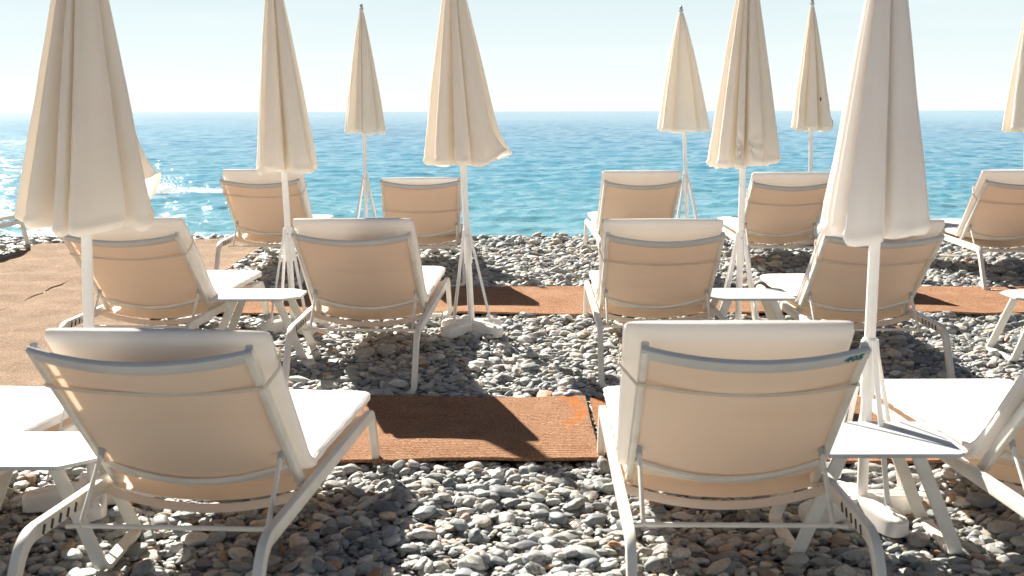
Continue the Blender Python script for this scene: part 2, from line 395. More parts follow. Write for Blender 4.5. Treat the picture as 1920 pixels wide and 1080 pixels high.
# ---------------------------------------------------------------- pebbles
def build_pebbles():
    rng = np.random.default_rng(11)
    cell = 0.0065
    X0, X1, Y0, Y1 = -7.2, 7.2, 2.55, 13.6
    W_, H_ = int((X1-X0)/cell), int((Y1-Y0)/cell)
    gy = Y0+(np.arange(H_)+0.5)*cell; gx = X0+(np.arange(W_)+0.5)*cell
    # base height sampled from gz on a coarse grid
    cx = np.arange(X0, X1+0.1, 0.1); cy = np.arange(Y0, Y1+0.1, 0.1)
    G = np.array([[gz(x, y) for x in cx] for y in cy])
    def samp(x, y):
        fx = (x-X0)/0.1; fy = (y-Y0)/0.1; i = np.clip(fx.astype(int), 0, len(cx)-2); j = np.clip(fy.astype(int), 0, len(cy)-2)
        a = fx-i; b = fy-j
        return G[j, i]*(1-a)*(1-b)+G[j, i+1]*a*(1-b)+G[j+1, i]*(1-a)*b+G[j+1, i+1]*a*b
    hm = np.zeros((H_, W_), np.float32)           # height above the local ground
    n = 285000
    x = rng.uniform(X0+0.08, X1-0.08, n); y = rng.uniform(Y0+0.08, Y1-0.08, n)
    dens = np.where(y < 9, 1.0, 0.78)
    keep = (np.abs(x) < 0.455*y+0.45) & (rng.uniform(0, 1, n) < dens)
    for x0, x1, y0, y1, _, _ in RUGS:
        m = 0.05
        keep &= ~((x > x0+m) & (x < x1-m) & (y > y0+m) & (y < y1-m))
    x, y = x[keep], y[keep]; n = len(x)
    a = 0.5*np.clip(np.exp(rng.normal(math.log(0.035), 0.42, n)), 0.02, 0.12)
    a = np.where(y > 9, a*1.12, a)
    b = a*rng.uniform(0.52, 0.90, n); c = a*rng.uniform(0.25, 0.50, n)
    # pebbles beside a rug stay out of its cloth
    yaw = rng.normal(0, 0.75, n)+np.where(rng.uniform(0, 1, n) < 0.25, pi/2, 0)
    order = np.argsort(a*rng.uniform(0.15, 1.4, n))      # smaller ones tend to lie lower
    x, y, a, b, c, yaw = (q[order] for q in (x, y, a, b, c, yaw))
    z = np.zeros(n); tx = np.zeros(n); ty = np.zeros(n)
    cyaw, syaw = np.cos(yaw), np.sin(yaw)
    jx = rng.uniform(-1, 1, (n, 2))*0.03; jy = rng.uniform(-1, 1, (n, 2))*0.03
    floor_ = math.floor
    for i in range(n):
        # settle into the lowest of three nearby spots
        bx, by = x[i], y[i]
        best = hm[int((by-Y0)/cell), int((bx-X0)/cell)]
        for k in (0, 1):
            qx, qy = x[i]+jx[i, k], y[i]+jy[i, k]
            h = hm[int((qy-Y0)/cell), int((qx-X0)/cell)]
            if h < best: best = h; bx, by = qx, qy
        x[i], y[i] = bx, by
        R = a[i]; r = int(R/cell)+1
        ci, cj = int((bx-X0)/cell), int((by-Y0)/cell)
        P = hm[cj-r:cj+r+1, ci-r:ci+r+1]
        dx_ = gx[ci-r:ci+r+1]-bx; dy_ = gy[cj-r:cj+r+1]-by
        U = (dx_[None, :]*cyaw[i]+dy_[:, None]*syaw[i])/a[i]
        V = (-dx_[None, :]*syaw[i]+dy_[:, None]*cyaw[i])/b[i]
        Q = U*U+V*V; ins = Q < 1
        if not ins.any(): continue
        ph = P[ins]; mean = ph.mean()
        gxs = ((P*dx_[None, :])[ins].mean())/(0.25*R*R); gys = ((P*dy_[:, None])[ins].mean())/(0.25*R*R)
        gxs = max(-0.55, min(0.55, gxs*0.8)); gys = max(-0.55, min(0.55, gys*0.8))
        zc = mean+c[i]*0.62
        top = zc+gxs*dx_[None, :]+gys*dy_[:, None]+c[i]*np.sqrt(np.clip(1-Q, 0, 1))
        P[ins] = np.maximum(ph, top[ins])
        z[i] = zc; tx[i] = gxs; ty[i] = gys
    mean_all = hm[hm > 0].mean()
    z = z-mean_all+0.004
    zz = z+samp(x, y)
    # keep rug surfaces clear
    nearrug = np.zeros(n, bool)
    for x0, x1, y0, y1, _, _ in RUGS:
        nearrug |= (x > x0-0.01) & (x < x1+0.01) & (y > y0-0.01) & (y < y1+0.01)
    zz = np.where(nearrug, np.minimum(zz, samp(x, y)-c*0.6+0.004), zz)
    # orientation
    rot = np.zeros((n, 3), np.float32)
    nrm = np.stack([-tx+rng.normal(0, 0.13, n), -ty+rng.normal(0, 0.13, n), np.ones(n)], -1); nrm /= np.linalg.norm(nrm, axis=1)[:, None]
    ax = np.stack([cyaw, syaw, np.zeros(n)], -1); ax -= nrm*(ax*nrm).sum(1)[:, None]; ax /= np.linalg.norm(ax, axis=1)[:, None]
    ay = np.cross(nrm, ax)
    # euler XYZ from rotation matrix columns ax, ay, nrm
    rot[:, 1] = np.arcsin(np.clip(-ax[:, 2], -1, 1)); rot[:, 0] = np.arctan2(ay[:, 2], nrm[:, 2]); rot[:, 2] = np.arctan2(ax[:, 1], ax[:, 0])
    pal = np.array([[0.50, 0.48, 0.44], [0.42, 0.41, 0.38], [0.58, 0.55, 0.49], [0.34, 0.345, 0.34], [0.27, 0.28, 0.285], [0.56, 0.49, 0.40],
                    [0.50, 0.37, 0.27], [0.44, 0.26, 0.16], [0.19, 0.20, 0.21], [0.66, 0.63, 0.58], [0.36, 0.38, 0.37]])
    pr = np.array([20, 18, 14, 15, 10, 8, 4, 1.2, 4, 5, 9.]); pr /= pr.sum()
    col = pal[rng.choice(len(pal), n, p=pr)]*rng.uniform(0.56, 1.14, (n, 1))*np.array([0.97, 1.0, 1.03])*rng.uniform(0.97, 1.03, (n, 3))
    me = bpy.data.meshes.new('pebbles'); me.vertices.add(n); me.vertices.foreach_set('co', np.stack([x, y, zz], -1).astype(np.float32).ravel())
    def attr(nm, ty_, dat, key):
        q = me.attributes.new(nm, ty_, 'POINT'); q.data.foreach_set(key, dat.ravel())
    attr('rot', 'FLOAT_VECTOR', rot.astype(np.float32), 'vector')
    attr('scl', 'FLOAT_VECTOR', np.stack([a, b, c], -1).astype(np.float32), 'vector')
    attr('tint', 'FLOAT_COLOR', np.concatenate([col, np.ones((n, 1))], 1).astype(np.float32), 'color')
    attr('pick', 'INT', rng.integers(0, 12, n).astype(np.int32), 'value')
    me.materials.append(M['pebble'])
    o = bpy.data.objects.new('pebbles', me); COL.objects.link(o)
    tag(o, 'grey and cream rounded pebbles covering the beach', 'pebbles', kind='stuff')
    g = bpy.data.node_groups.new('pebble_scatter', 'GeometryNodeTree')
    g.interface.new_socket('Geometry', in_out='INPUT', socket_type='NodeSocketGeometry'); g.interface.new_socket('Geometry', in_out='OUTPUT', socket_type='NodeSocketGeometry')
    gi = g.nodes.new('NodeGroupInput'); go = g.nodes.new('NodeGroupOutput'); GL = g.links.new
    inst = g.nodes.new('GeometryNodeInstanceOnPoints'); g2i = g.nodes.new('GeometryNodeGeometryToInstance')
    for k in range(12):
        ico = g.nodes.new('GeometryNodeMeshIcoSphere'); ico.inputs['Radius'].default_value = 1; ico.inputs['Subdivisions'].default_value = 4
        sp = g.nodes.new('GeometryNodeSetPosition'); pos = g.nodes.new('GeometryNodeInputPosition')
        nz = g.nodes.new('ShaderNodeTexNoise'); nz.noise_dimensions = '4D'; nz.inputs['W'].default_value = 3.7*k; nz.inputs['Scale'].default_value = 0.75; nz.inputs['Detail'].default_value = 1.3
        sub = g.nodes.new('ShaderNodeVectorMath'); sub.operation = 'SUBTRACT'; sub.inputs[1].default_value = (0.5, 0.5, 0.5)
        sc = g.nodes.new('ShaderNodeVectorMath'); sc.operation = 'SCALE'; sc.inputs['Scale'].default_value = 0.95
        GL(pos.outputs[0], nz.inputs['Vector']); GL(nz.outputs['Color'], sub.inputs[0]); GL(sub.outputs[0], sc.inputs[0])
        GL(ico.outputs['Mesh'], sp.inputs['Geometry']); GL(sc.outputs[0], sp.inputs['Offset'])
        ss = g.nodes.new('GeometryNodeSetShadeSmooth'); sm = g.nodes.new('GeometryNodeSetMaterial'); sm.inputs['Material'].default_value = M['pebble']
        GL(sp.outputs[0], ss.inputs[0]); GL(ss.outputs[0], sm.inputs[0]); GL(sm.outputs[0], g2i.inputs[0])
    def named(nm, ty_):
        q = g.nodes.new('GeometryNodeInputNamedAttribute'); q.data_type = ty_; q.inputs['Name'].default_value = nm; return q.outputs[0]
    e2r = g.nodes.new('FunctionNodeEulerToRotation'); GL(named('rot', 'FLOAT_VECTOR'), e2r.inputs[0])
    inst.inputs['Pick Instance'].default_value = True
    GL(gi.outputs[0], inst.inputs['Points']); GL(g2i.outputs[0], inst.inputs['Instance']); GL(named('pick', 'INT'), inst.inputs['Instance Index'])
    GL(e2r.outputs[0], inst.inputs['Rotation']); GL(named('scl', 'FLOAT_VECTOR'), inst.inputs['Scale']); GL(inst.outputs[0], go.inputs[0])
    md = o.modifiers.new('scatter', 'NODES'); md.node_group = g
build_pebbles()

# ---------------------------------------------------------------- sun lounger
B_, A_, ZR, LB, TH0 = 0.32, 0.347, 0.293, 0.798, 0.718
RB, RF, FB, FF = -0.622, 1.079, 0.167, 0.136
def make_lounger(label, X, Y, Z, yaw, dt=0.0, pitch=0.0, seed=0, mdx=0.0, mtop=0.055, strap=True, strap_s=0.80, number=False, mat=True, wrk=1.0):
    rng = random.Random(seed)
    root = thing('sun_lounger', label, 'sun lounger', (X, Y, Z), group='white sun loungers in rows facing the sea',
                 rot=(pitch, 0, yaw))
    th = TH0+dt; ct, st = cos(th), sin(th)
    nback = Vector((0, -st, -ct)); along = Vector((0, -ct, st))        # towards the viewer/down, and up the backrest
    def bp(x, s, off=0.0): return Vector((x, 0, ZR))+along*(s*LB)+nback*off
    flat = rrect(0.030, 0.048, 0.006)
    for sg in (-1, 1):
        x = sg*A_
        m = MB(); m.sweep([(x, RB+0.07, ZR), (x, RF-0.06, ZR)], flat); rail = m.build('side_rail', M['paint'], root)
        for k in range(5):
            yy = -0.52+k*0.055; sl = MB()
            sl.sweep([(x-sg*0.0165, yy+0.008, ZR+0.010), (x-sg*0.0165, yy-0.006, ZR-0.016)], rrect(0.004, 0.011, 0.0015, 2), up=(0, 1, 0.5))
            sl.build('rack_slot', M['dark'], rail)
        foot = (x, RB-FB, 0.0)
        p = bend((x, 0, ZR), (x, RB, ZR), foot, 0.075, 8)
        p += [Vector(foot)*0.5+Vector((x, RB, ZR))*0.5]
        p += bend((x, RB, ZR), (x, RB-FB-0.008, -0.006), (x-sg*0.3, RB-FB-0.008, -0.006), 0.04, 5)[0:]
        m = MB(); m.sweep(p+[Vector((x-sg*0.06, RB-FB-0.008, -0.012))], flat, up=(0, -0.9, 0.4) if False else (1, 0, 0)) if False else sweep_leg(m, p, sg)
        m.build('leg', M['paint'], root)
        foot = (x, RF+FF, 0.018)
        p = bend((x, 0, ZR), (x, RF, ZR), foot, 0.06, 8)
        p += [Vector(foot)*0.5+Vector((x, RF, ZR))*0.5]
        p += bend((x, RF, ZR), foot, (x-sg*0.3, RF+FF, 0.018), 0.05, 6)
        m = MB(); sweep_leg(m, p, sg); m.build('leg', M['paint'], root)
    m = MB(); m.sweep([(-A_+0.06, RF+FF, 0.018), (A_-0.06, RF+FF, 0.018)], rrect(0.042, 0.028, 0.006)); m.build('floor_bar', M['paint'], root)
    m = MB(); m.sweep([(-A_+0.05, RB-FB-0.008, -0.008), (-0.15, RB-FB-0.008, -0.03), (0.15, RB-FB-0.008, -0.03), (A_-0.05, RB-FB-0.008, -0.008)], rrect(0.042, 0.024, 0.006)); m.build('floor_bar', M['paint'], root)
    # backrest frame
    for sg in (-1, 1):
        fr = MB(); fr.sweep([bp(sg*(B_-0.011), -0.01, 0.0), bp(sg*(B_-0.011), 1.0, 0.0)], rrect(0.023, 0.042, 0.006), up=(-nback)); fr.build('backrest_rail', M['paint'], root)
    bf = root
    def bow(x, d): return d*(1-(x/B_)**2)
    xs = [B_*(-1+2*k/20) for k in range(21)]
    m = MB(); m.sweep([bp(x*1.0, 0.985, 0.006+bow(x, 0.050)) for x in xs], rrect(0.018, 0.044, 0.003), up=along)
    tb = m.build('top_bar', M['bar'], bf)
    m = MB(); m.sweep([bp(x*0.93, 0.20-0.05*(1-(x/B_)**2), 0.018+bow(x, 0.045)) for x in xs], rrect(0.016, 0.026, 0.006), up=along)
    m.build('lower_bar', M['paint'], bf)
    # sling cloth of the backrest
    def slingpt(i, j, off):
        x = (B_-0.022)*(-1+2*i/24); s = 0.10+0.875*j/40
        d = bow(x, 0.050)*(0.55+0.45*abs(2*s-1.1))+0.004
        d += 0.005*mn.noise(Vector((x*4+seed, s*5, seed)))+0.0035*mn.noise(Vector((x*2.5, s*26, seed*2.0)))*math.exp(-((s-0.80)/0.16)**2)+0.003*mn.noise(Vector((x*3, s*30, seed)))*math.exp(-((s-0.2)/0.1)**2)
        return bp(x, s, d+off)
    m = sheet([[slingpt(i, j, 0.0) for j in range(41)] for i in range(25)], [[slingpt(i, j, -0.002) for j in range(41)] for i in range(25)])
    m.build('backrest_sling', M['sling'], root)
    # seat sling + rear curved bar
    def seatpt(i, j, off):
        x = (A_-0.012)*(-1+2*i/20); y = -0.05+(RF-0.02)*j/24
        return Vector((x, y, ZR+0.008-0.055*(1-(x/A_)**2)*(1 if j < 4 else 0.5)+off))
    m = sheet([[seatpt(i, j, 0) for j in range(25)] for i in range(21)], [[seatpt(i, j, -0.002) for j in range(25)] for i in range(21)])
    m.build('seat_sling', M['sling'], root)
    m = MB(); m.sweep([(x, -0.055, ZR-0.012-0.062*(1-(x/A_)**2)) for x in [(A_-0.01)*(-1+2*k/20) for k in range(21)]], rrect(0.016, 0.030, 0.006)); m.build('seat_bar', M['sling'], root)
    # support rod : two arms and a cross rod resting in the rack
    ry, rz = -0.362, 0.251
    arm = circ(0.0078, 12); e = B_-0.03
    m = MB(); m.sweep([bp(-e, 0.291, 0.030)]+bend(bp(-e, 0.291, 0.030), (-e, ry, rz), (0, ry, rz-0.004), 0.018, 4)+bend((0, ry, rz-0.004), (e, ry, rz), bp(e, 0.291, 0.030), 0.018, 4)+[bp(e, 0.291, 0.030)], arm, up=(0, 0.9, 0.43))
    m.build('support_rod', M['paint'], root)
    for sg in (-1, 1):
        m = MB(); m.sweep([bp(sg*e, 0.30, 0.0), bp(sg*e, 0.286, 0.040)], circ(0.010, 10), up=(1, 0, 0)); m.build('pivot_pin', M['metal'], root)
        m = MB(); m.sweep([(sg*e, ry, rz), (sg*(A_-0.012), ry, rz-0.004)], circ(0.0075, 12)); m.build('rod_end', M['paint'], root)
    # mattress
    if mat:
        T = 0.054; hw = 0.322
        off0 = ZR+0.030+T/2
        end = (LB*1.0+mtop)
        path = []
        y_end = RF+0.09
        nseat = 44
        # centre line : seat part, curve, backrest part
        kx = -0.004
        p1 = Vector((0, 0.035, off0))
        off_b = -(0.026+T/2)
        back0 = bp(0, 0, off_b)
        # intersection corner
        tt = (off0-back0.z)/along.z
        corner = back0+along*tt
        pts = []
        for k in range(nseat): pts.append(Vector((0, y_end+(corner.y+0.07-y_end)*k/(nseat-1), off0)))
        pts += bend((0, 1, off0), corner, corner+along, 0.07, 8)[1:-1]
        topc = bp(0, 0, off_b)+along*end
        c2 = corner+along*0.07
        for k in range(36): pts.append(c2+(topc-c2)*k/35)
        n = len(pts); rows = []
        prof_n = 40
        for i, p in enumerate(pts):
            t = (pts[min(i+1, n-1)]-pts[max(i-1, 0)]).normalized()
            nr = Vector((1, 0, 0)).cross(t).normalized()
            if nr.z < 0: nr = -nr
            de = min(i, n-1-i); dist = (p-pts[0]).length if i < n/2 else (p-pts[-1]).length
            e = min(1, dist/0.018); ef = math.sqrt(max(0.0, 1-(1-e)**2))
            row = []
            crease = math.exp(-((p-corner).length/0.09)**2)
            for k in range(prof_n):
                a = 2*pi*k/prof_n; cx_, sx_ = cos(a), sin(a)
                ux = math.copysign(abs(cx_)**0.11, cx_); uy = math.copysign(abs(sx_)**0.42, sx_)
                x = hw*ux*(0.98+0.02*ef)
                thick = T/2*(0.45+0.55*ef)
                pil = 1-0.22*abs(ux)**6+0.05*mn.noise(Vector((x*3, i*0.07, seed)))
                yv = thick*uy*pil
                wr = 0.0
                if abs(uy) > 0.3:
                    q = Vector((x*4.5+seed*3.1, p.y*9+p.z*9, seed*1.7))
                    wr = 0.0050*mn.noise(q)+0.0028*mn.noise(q*3.1)
                    # creases running across in streaks
                    wr += wrk*0.0030*(1-abs(mn.noise(Vector((x*2.2+seed, (p.y+p.z)*14, seed*0.9))))*2.2)*(0.3+2.0*crease)
                else:
                    wr = 0.0030*mn.noise(Vector((x*9, (p.y-p.z)*16+seed, 7)))
                v = p+Vector((mdx*(i/n if i > nseat else 0.3)+x+ (math.copysign(wr*1.5, ux) if abs(ux) > 0.9 else 0), 0, 0))+nr*(yv+ (wr if uy > 0 else -wr*0.5))
                row.append(v)
            rows.append(row)
        m = MB(); o = m.grid(rows, closed_v=True)
        m.f.append(tuple(range(o, o+prof_n))); m.f.append(tuple(range(o+(n-1)*prof_n, o+n*prof_n)))
        mo = m.build('mattress', M['mattress'], root, angle=75)
        # piping along both long edges, upper and lower seam
        for kk in (int(prof_n*0.045), prof_n//2-int(prof_n*0.045)):
            pm = MB(); pm.sweep([rows[i][kk % prof_n] for i in range(1, n-1, 2)], circ(0.0028, 6))
            pm.build('piping', M['mattress'], mo)
        par = mo
        if strap:
            m = MB(); s0 = strap_s
            loop = []
            sag = rng.uniform(0.003, 0.010)
            bxo = B_+0.004
            for k in range(17):
                x = bxo*(-1+2*k/16)
                loop.append(bp(x, s0-sag/LB*1.5*(1-(x/bxo)**2)*2+0.004*mn.noise(Vector((x*6, seed, 0))), 0.024+bow(min(max(x, -B_), B_), 0.020)))
            # round the sides and over the mattress front
            front = -(0.026+T+0.004)
            loop.append(bp(hw+0.010+mdx, s0+0.035, -0.03)); loop.append(bp(hw+0.004+mdx, s0+0.05, front))
            for k in range(7): loop.append(bp((hw+mdx*0)*(1-2*(k+1)/8)+mdx, s0+0.05, front-0.003))
            loop.append(bp(-hw-0.004+mdx, s0+0.05, front)); loop.append(bp(-hw-0.010+mdx, s0+0.035, -0.03)); loop.append(loop[0].copy())
            m.sweep(loop, rrect(0.0035, 0.016, 0.001, 2), up=along, cap=False)
            m.build('elastic_strap', M['strap'], mo)
    elif strap:
        m = MB(); m.sweep([bp((B_+0.004)*(-1+2*k/16), strap_s-0.02, 0.026+bow(B_*(-1+2*k/16), 0.02)) for k in range(17)], rrect(0.0035, 0.011, 0.001, 2), up=along); m.build('elastic_strap', M['strap'], root)
    if number:
        cu = bpy.data.curves.new('num', 'FONT'); cu.body = '405'; cu.size = 0.036; cu.extrude = 0.0006; cu.shear = 0.15; cu.space_character = 1.05; cu.offset = 0.0011
        to = bpy.data.objects.new('num', cu); COL.objects.link(to); bpy.context.view_layer.update()
        dg = bpy.context.evaluated_depsgraph_get(); me = bpy.data.meshes.new_from_object(to.evaluated_get(dg)); bpy.data.objects.remove(to)
        me.materials.clear(); me.materials.append(M['ink']); me.name = 'handwritten_number'
        # text X -> +x, Y -> along, faces nback
        x0 = B_-0.072; d0 = 0.006+bow(x0, 0.050)+0.0115
        org = bp(x0, 0.985, d0)-along*0.009
        tilt = Vector((1, 0, 0))+along*0.0+nback*(-(2*0.050*(x0+0.035)/B_**2)); tilt.normalize()
        nn = tilt.cross(along).normalized()
        Mx = Matrix((tilt, along, nn)).transposed().to_4x4(); Mx.translation = org
        me.transform(Mx)
        no = bpy.data.objects.new('handwritten_number', me); COL.objects.link(no); no.parent = tb
        no['label'] = 'teal handwritten number on the right end of the bar'
    return root

def sweep_leg(m, p, sg):
    """flat bar following a path in the y-z plane that finally turns inwards in x"""
    prof = rrect(0.030, 0.046, 0.006)
    rows = []; P = [Vector(q) for q in p]
    # drop duplicates
    Q = [P[0]]
    for q in P[1:]:
        if (q-Q[-1]).length > 1e-4: Q.append(q)
    P = Q
    side = Vector((1, 0, 0))
    for i, q in enumerate(P):
        t = (P[min(i+1, len(P)-1)]-P[max(i-1, 0)]).normalized()
        s = side-t*side.dot(t)
        if s.length < 0.2: s = Vector((0, 0, 1))*sg
        s.normalize(); side = s if i else s
        n = t.cross(s).normalized()
        rows.append([q+s*x+n*y for x, y in prof])
    o = m.grid(rows, closed_v=True); k = len(prof)
    m.f.append(tuple(range(o, o+k))); m.f.append(tuple(range(o+(len(P)-1)*k, o+len(P)*k)))
    return m

LOUNGERS = [
    dict(label='front row lounger left of centre, its white seat running out to the right', X=-1.01, Y=3.85, Z=-0.057, yaw=-0.062, dt=0.030, pitch=-0.034, mdx=0.035, mtop=0.012),
    dict(label='front row lounger with a teal number on its grey top bar, right of centre', X=0.701, Y=3.876, Z=-0.059, yaw=-0.027, dt=0.036, pitch=-0.028, mdx=-0.045, number=True, mtop=0.04),
    dict(label='middle row lounger left of centre, between the small table and the open stand umbrella', X=-0.832, Y=7.0, Z=0.001, yaw=-0.046, dt=0.014, pitch=0.030, mdx=0.008, strap=False, mtop=0.055),
    dict(label='middle row lounger right of centre with a sagging strap, left of the small table', X=0.839, Y=7.04, Z=-0.001, yaw=-0.018, dt=-0.034, pitch=0.0, mdx=-0.012, strap_s=0.72, mtop=0.06),
    dict(label='middle row lounger half hidden behind the big white umbrella on the right', X=2.015, Y=7.02, Z=-0.022, yaw=-0.018, dt=-0.013, pitch=-0.006, mtop=0.06, strap_s=0.74),
    dict(label='middle row lounger beside the sandy walkway, behind the big left umbrella', X=-2.104, Y=7.07, Z=-0.003, yaw=-0.034, dt=-0.022, pitch=0.0, mdx=0.03, mtop=0.07),
    dict(label='back row lounger by the sea behind the second umbrella from the left', X=-2.036, Y=10.30, Z=0.098, yaw=-0.001, dt=0.002, pitch=0.008, mdx=0.02, mtop=0.06),
    dict(label='back row lounger without a raised mattress, left of the middle umbrella', X=-0.767, Y=10.25, Z=0.084, yaw=0.052, dt=0.004, mtop=-0.035, mdx=0.0, strap_s=0.55),
    dict(label='back row lounger right of the open stretch of water, with no strap showing', X=1.079, Y=10.55, Z=0.094, yaw=0.007, dt=-0.038, pitch=0.013, strap=False, mdx=-0.01, mtop=0.065),
    dict(label='back row lounger between the gathered umbrella and the big white umbrella', X=2.274, Y=10.29, Z=0.079, yaw=-0.019, dt=-0.023, mtop=0.055, strap_s=0.70),
    dict(label='back row lounger cut off by the right edge, its seat pointing left to the sea', X=4.061, Y=9.95, Z=0.082, yaw=-0.060+0.0, dt=0.019, mdx=-0.03, mtop=0.06, strap_s=0.72),
    dict(label='front row lounger cut off by the right edge with a wrinkled seat', X=1.915, Y=3.97, Z=-0.058, yaw=0.03, dt=0.03, mdx=-0.03, pitch=-0.02, mtop=0.06, wrk=2.6),
    dict(label='front row lounger at the far left showing only the foot of its white seat', X=-2.15, Y=3.85, Z=-0.055, yaw=-0.10, pitch=-0.02, mdx=0.0),
    dict(label='back row lounger at the far left edge showing only its foot end', X=-5.20, Y=10.68, Z=0.10, yaw=-0.02),
]
for i, d in enumerate(LOUNGERS): make_lounger(seed=i+1, **d)

# ---------------------------------------------------------------- side tables
def make_table(label, X, Y, Z, yaw, w=0.52, d=0.43, ch=(0.10, 0.02, 0.02, 0.10), h=0.37):
    root = thing('side_table', label, 'side table', (X, Y, Z), yaw, 'small white side tables between the loungers')
    pts = []
    hx, hy = w/2, d/2
    c0, c1, c2, c3 = ch
    cor = [(hx, hy-c0), (hx-c0, hy), (-hx+c1, hy), (-hx, hy-c1), (-hx, -hy+c2), (-hx+c2, -hy), (hx-c3, -hy), (hx, -hy+c3)]
    for k in range(8):
        p0, p1, p2 = cor[k-1], cor[k], cor[(k+1) % 8]
        pts += [(q.x, q.y) for q in bend((*p0, 0), (*p1, 0), (*p2, 0), 0.009, 4)]
    m = MB(); n = len(pts)
    lev = [(0.985, h-0.014), (1.0, h-0.011), (1.0, h-0.003), (0.992, h)]
    rows = [[(x*s, y*s, z) for x, y in pts] for s, z in lev]
    o = m.grid(rows, closed_v=True); m.f.append(tuple(range(o, o+n))); m.f.append(tuple(range(o+3*n, o+4*n)))
    m.build('tabletop', M['table'], root)
    for sg in (-1, 1):
        for sy in (-1, 1):
            top = Vector((sg*0.13, sy*(hy-0.05), h-0.016)); bot = Vector((sg*0.275, sy*0.185, 0.008))
            p = [top]+[top.lerp(bot, 0.5)]+bend(top, bot, (bot.x, 0, bot.z), 0.035, 5)
            mm = MB(); rows = []
            prof = rrect(0.046, 0.018, 0.004)
            for i, q in enumerate(p):
                t = (p[min(i+1, len(p)-1)]-p[max(i-1, 0)]).normalized()
                nx = Vector((1, 0, 0))*1.0+Vector((0, 0, 0.001)); s = t.cross(nx).normalized()   # wide side lies across the leg
                s2 = s.cross(t).normalized()
                rows.append([q+s2*x_+s*y_ for x_, y_ in prof])
            o = mm.grid(rows, closed_v=True); k = len(prof); mm.f.append(tuple(range(o, o+k))); mm.f.append(tuple(range(o+(len(p)-1)*k, o+len(p)*k)))
            mm.build('leg', M['paint'], root)
        mm = MB(); mm.sweep([(sg*0.275, -0.15, 0.008), (sg*0.275, 0.15, 0.008)], rrect(0.046, 0.018, 0.004)); mm.build('floor_bar', M['paint'], root)
make_table('white side table right of the numbered front lounger', 1.25, 4.11, -0.055, 0.0, w=0.56, ch=(0.02, 0.10, 0.10, 0.02))
make_table('white side table cut off by the left edge in the front row', -1.64, 3.99, -0.055, 0.0)
make_table('white side table in the middle row right of the sagging strap lounger', 1.40, 7.10, 0.005, 0.0, ch=(0.02, 0.10, 0.10, 0.02))
make_table('white side table in the middle row between the two left loungers', -1.51, 7.12, 0.005, 0.0)
make_table('white side table leg cut off by the right edge in the middle row', 3.20, 7.02, 0.005, 0.0, ch=(0.02, 0.10, 0.10, 0.02))

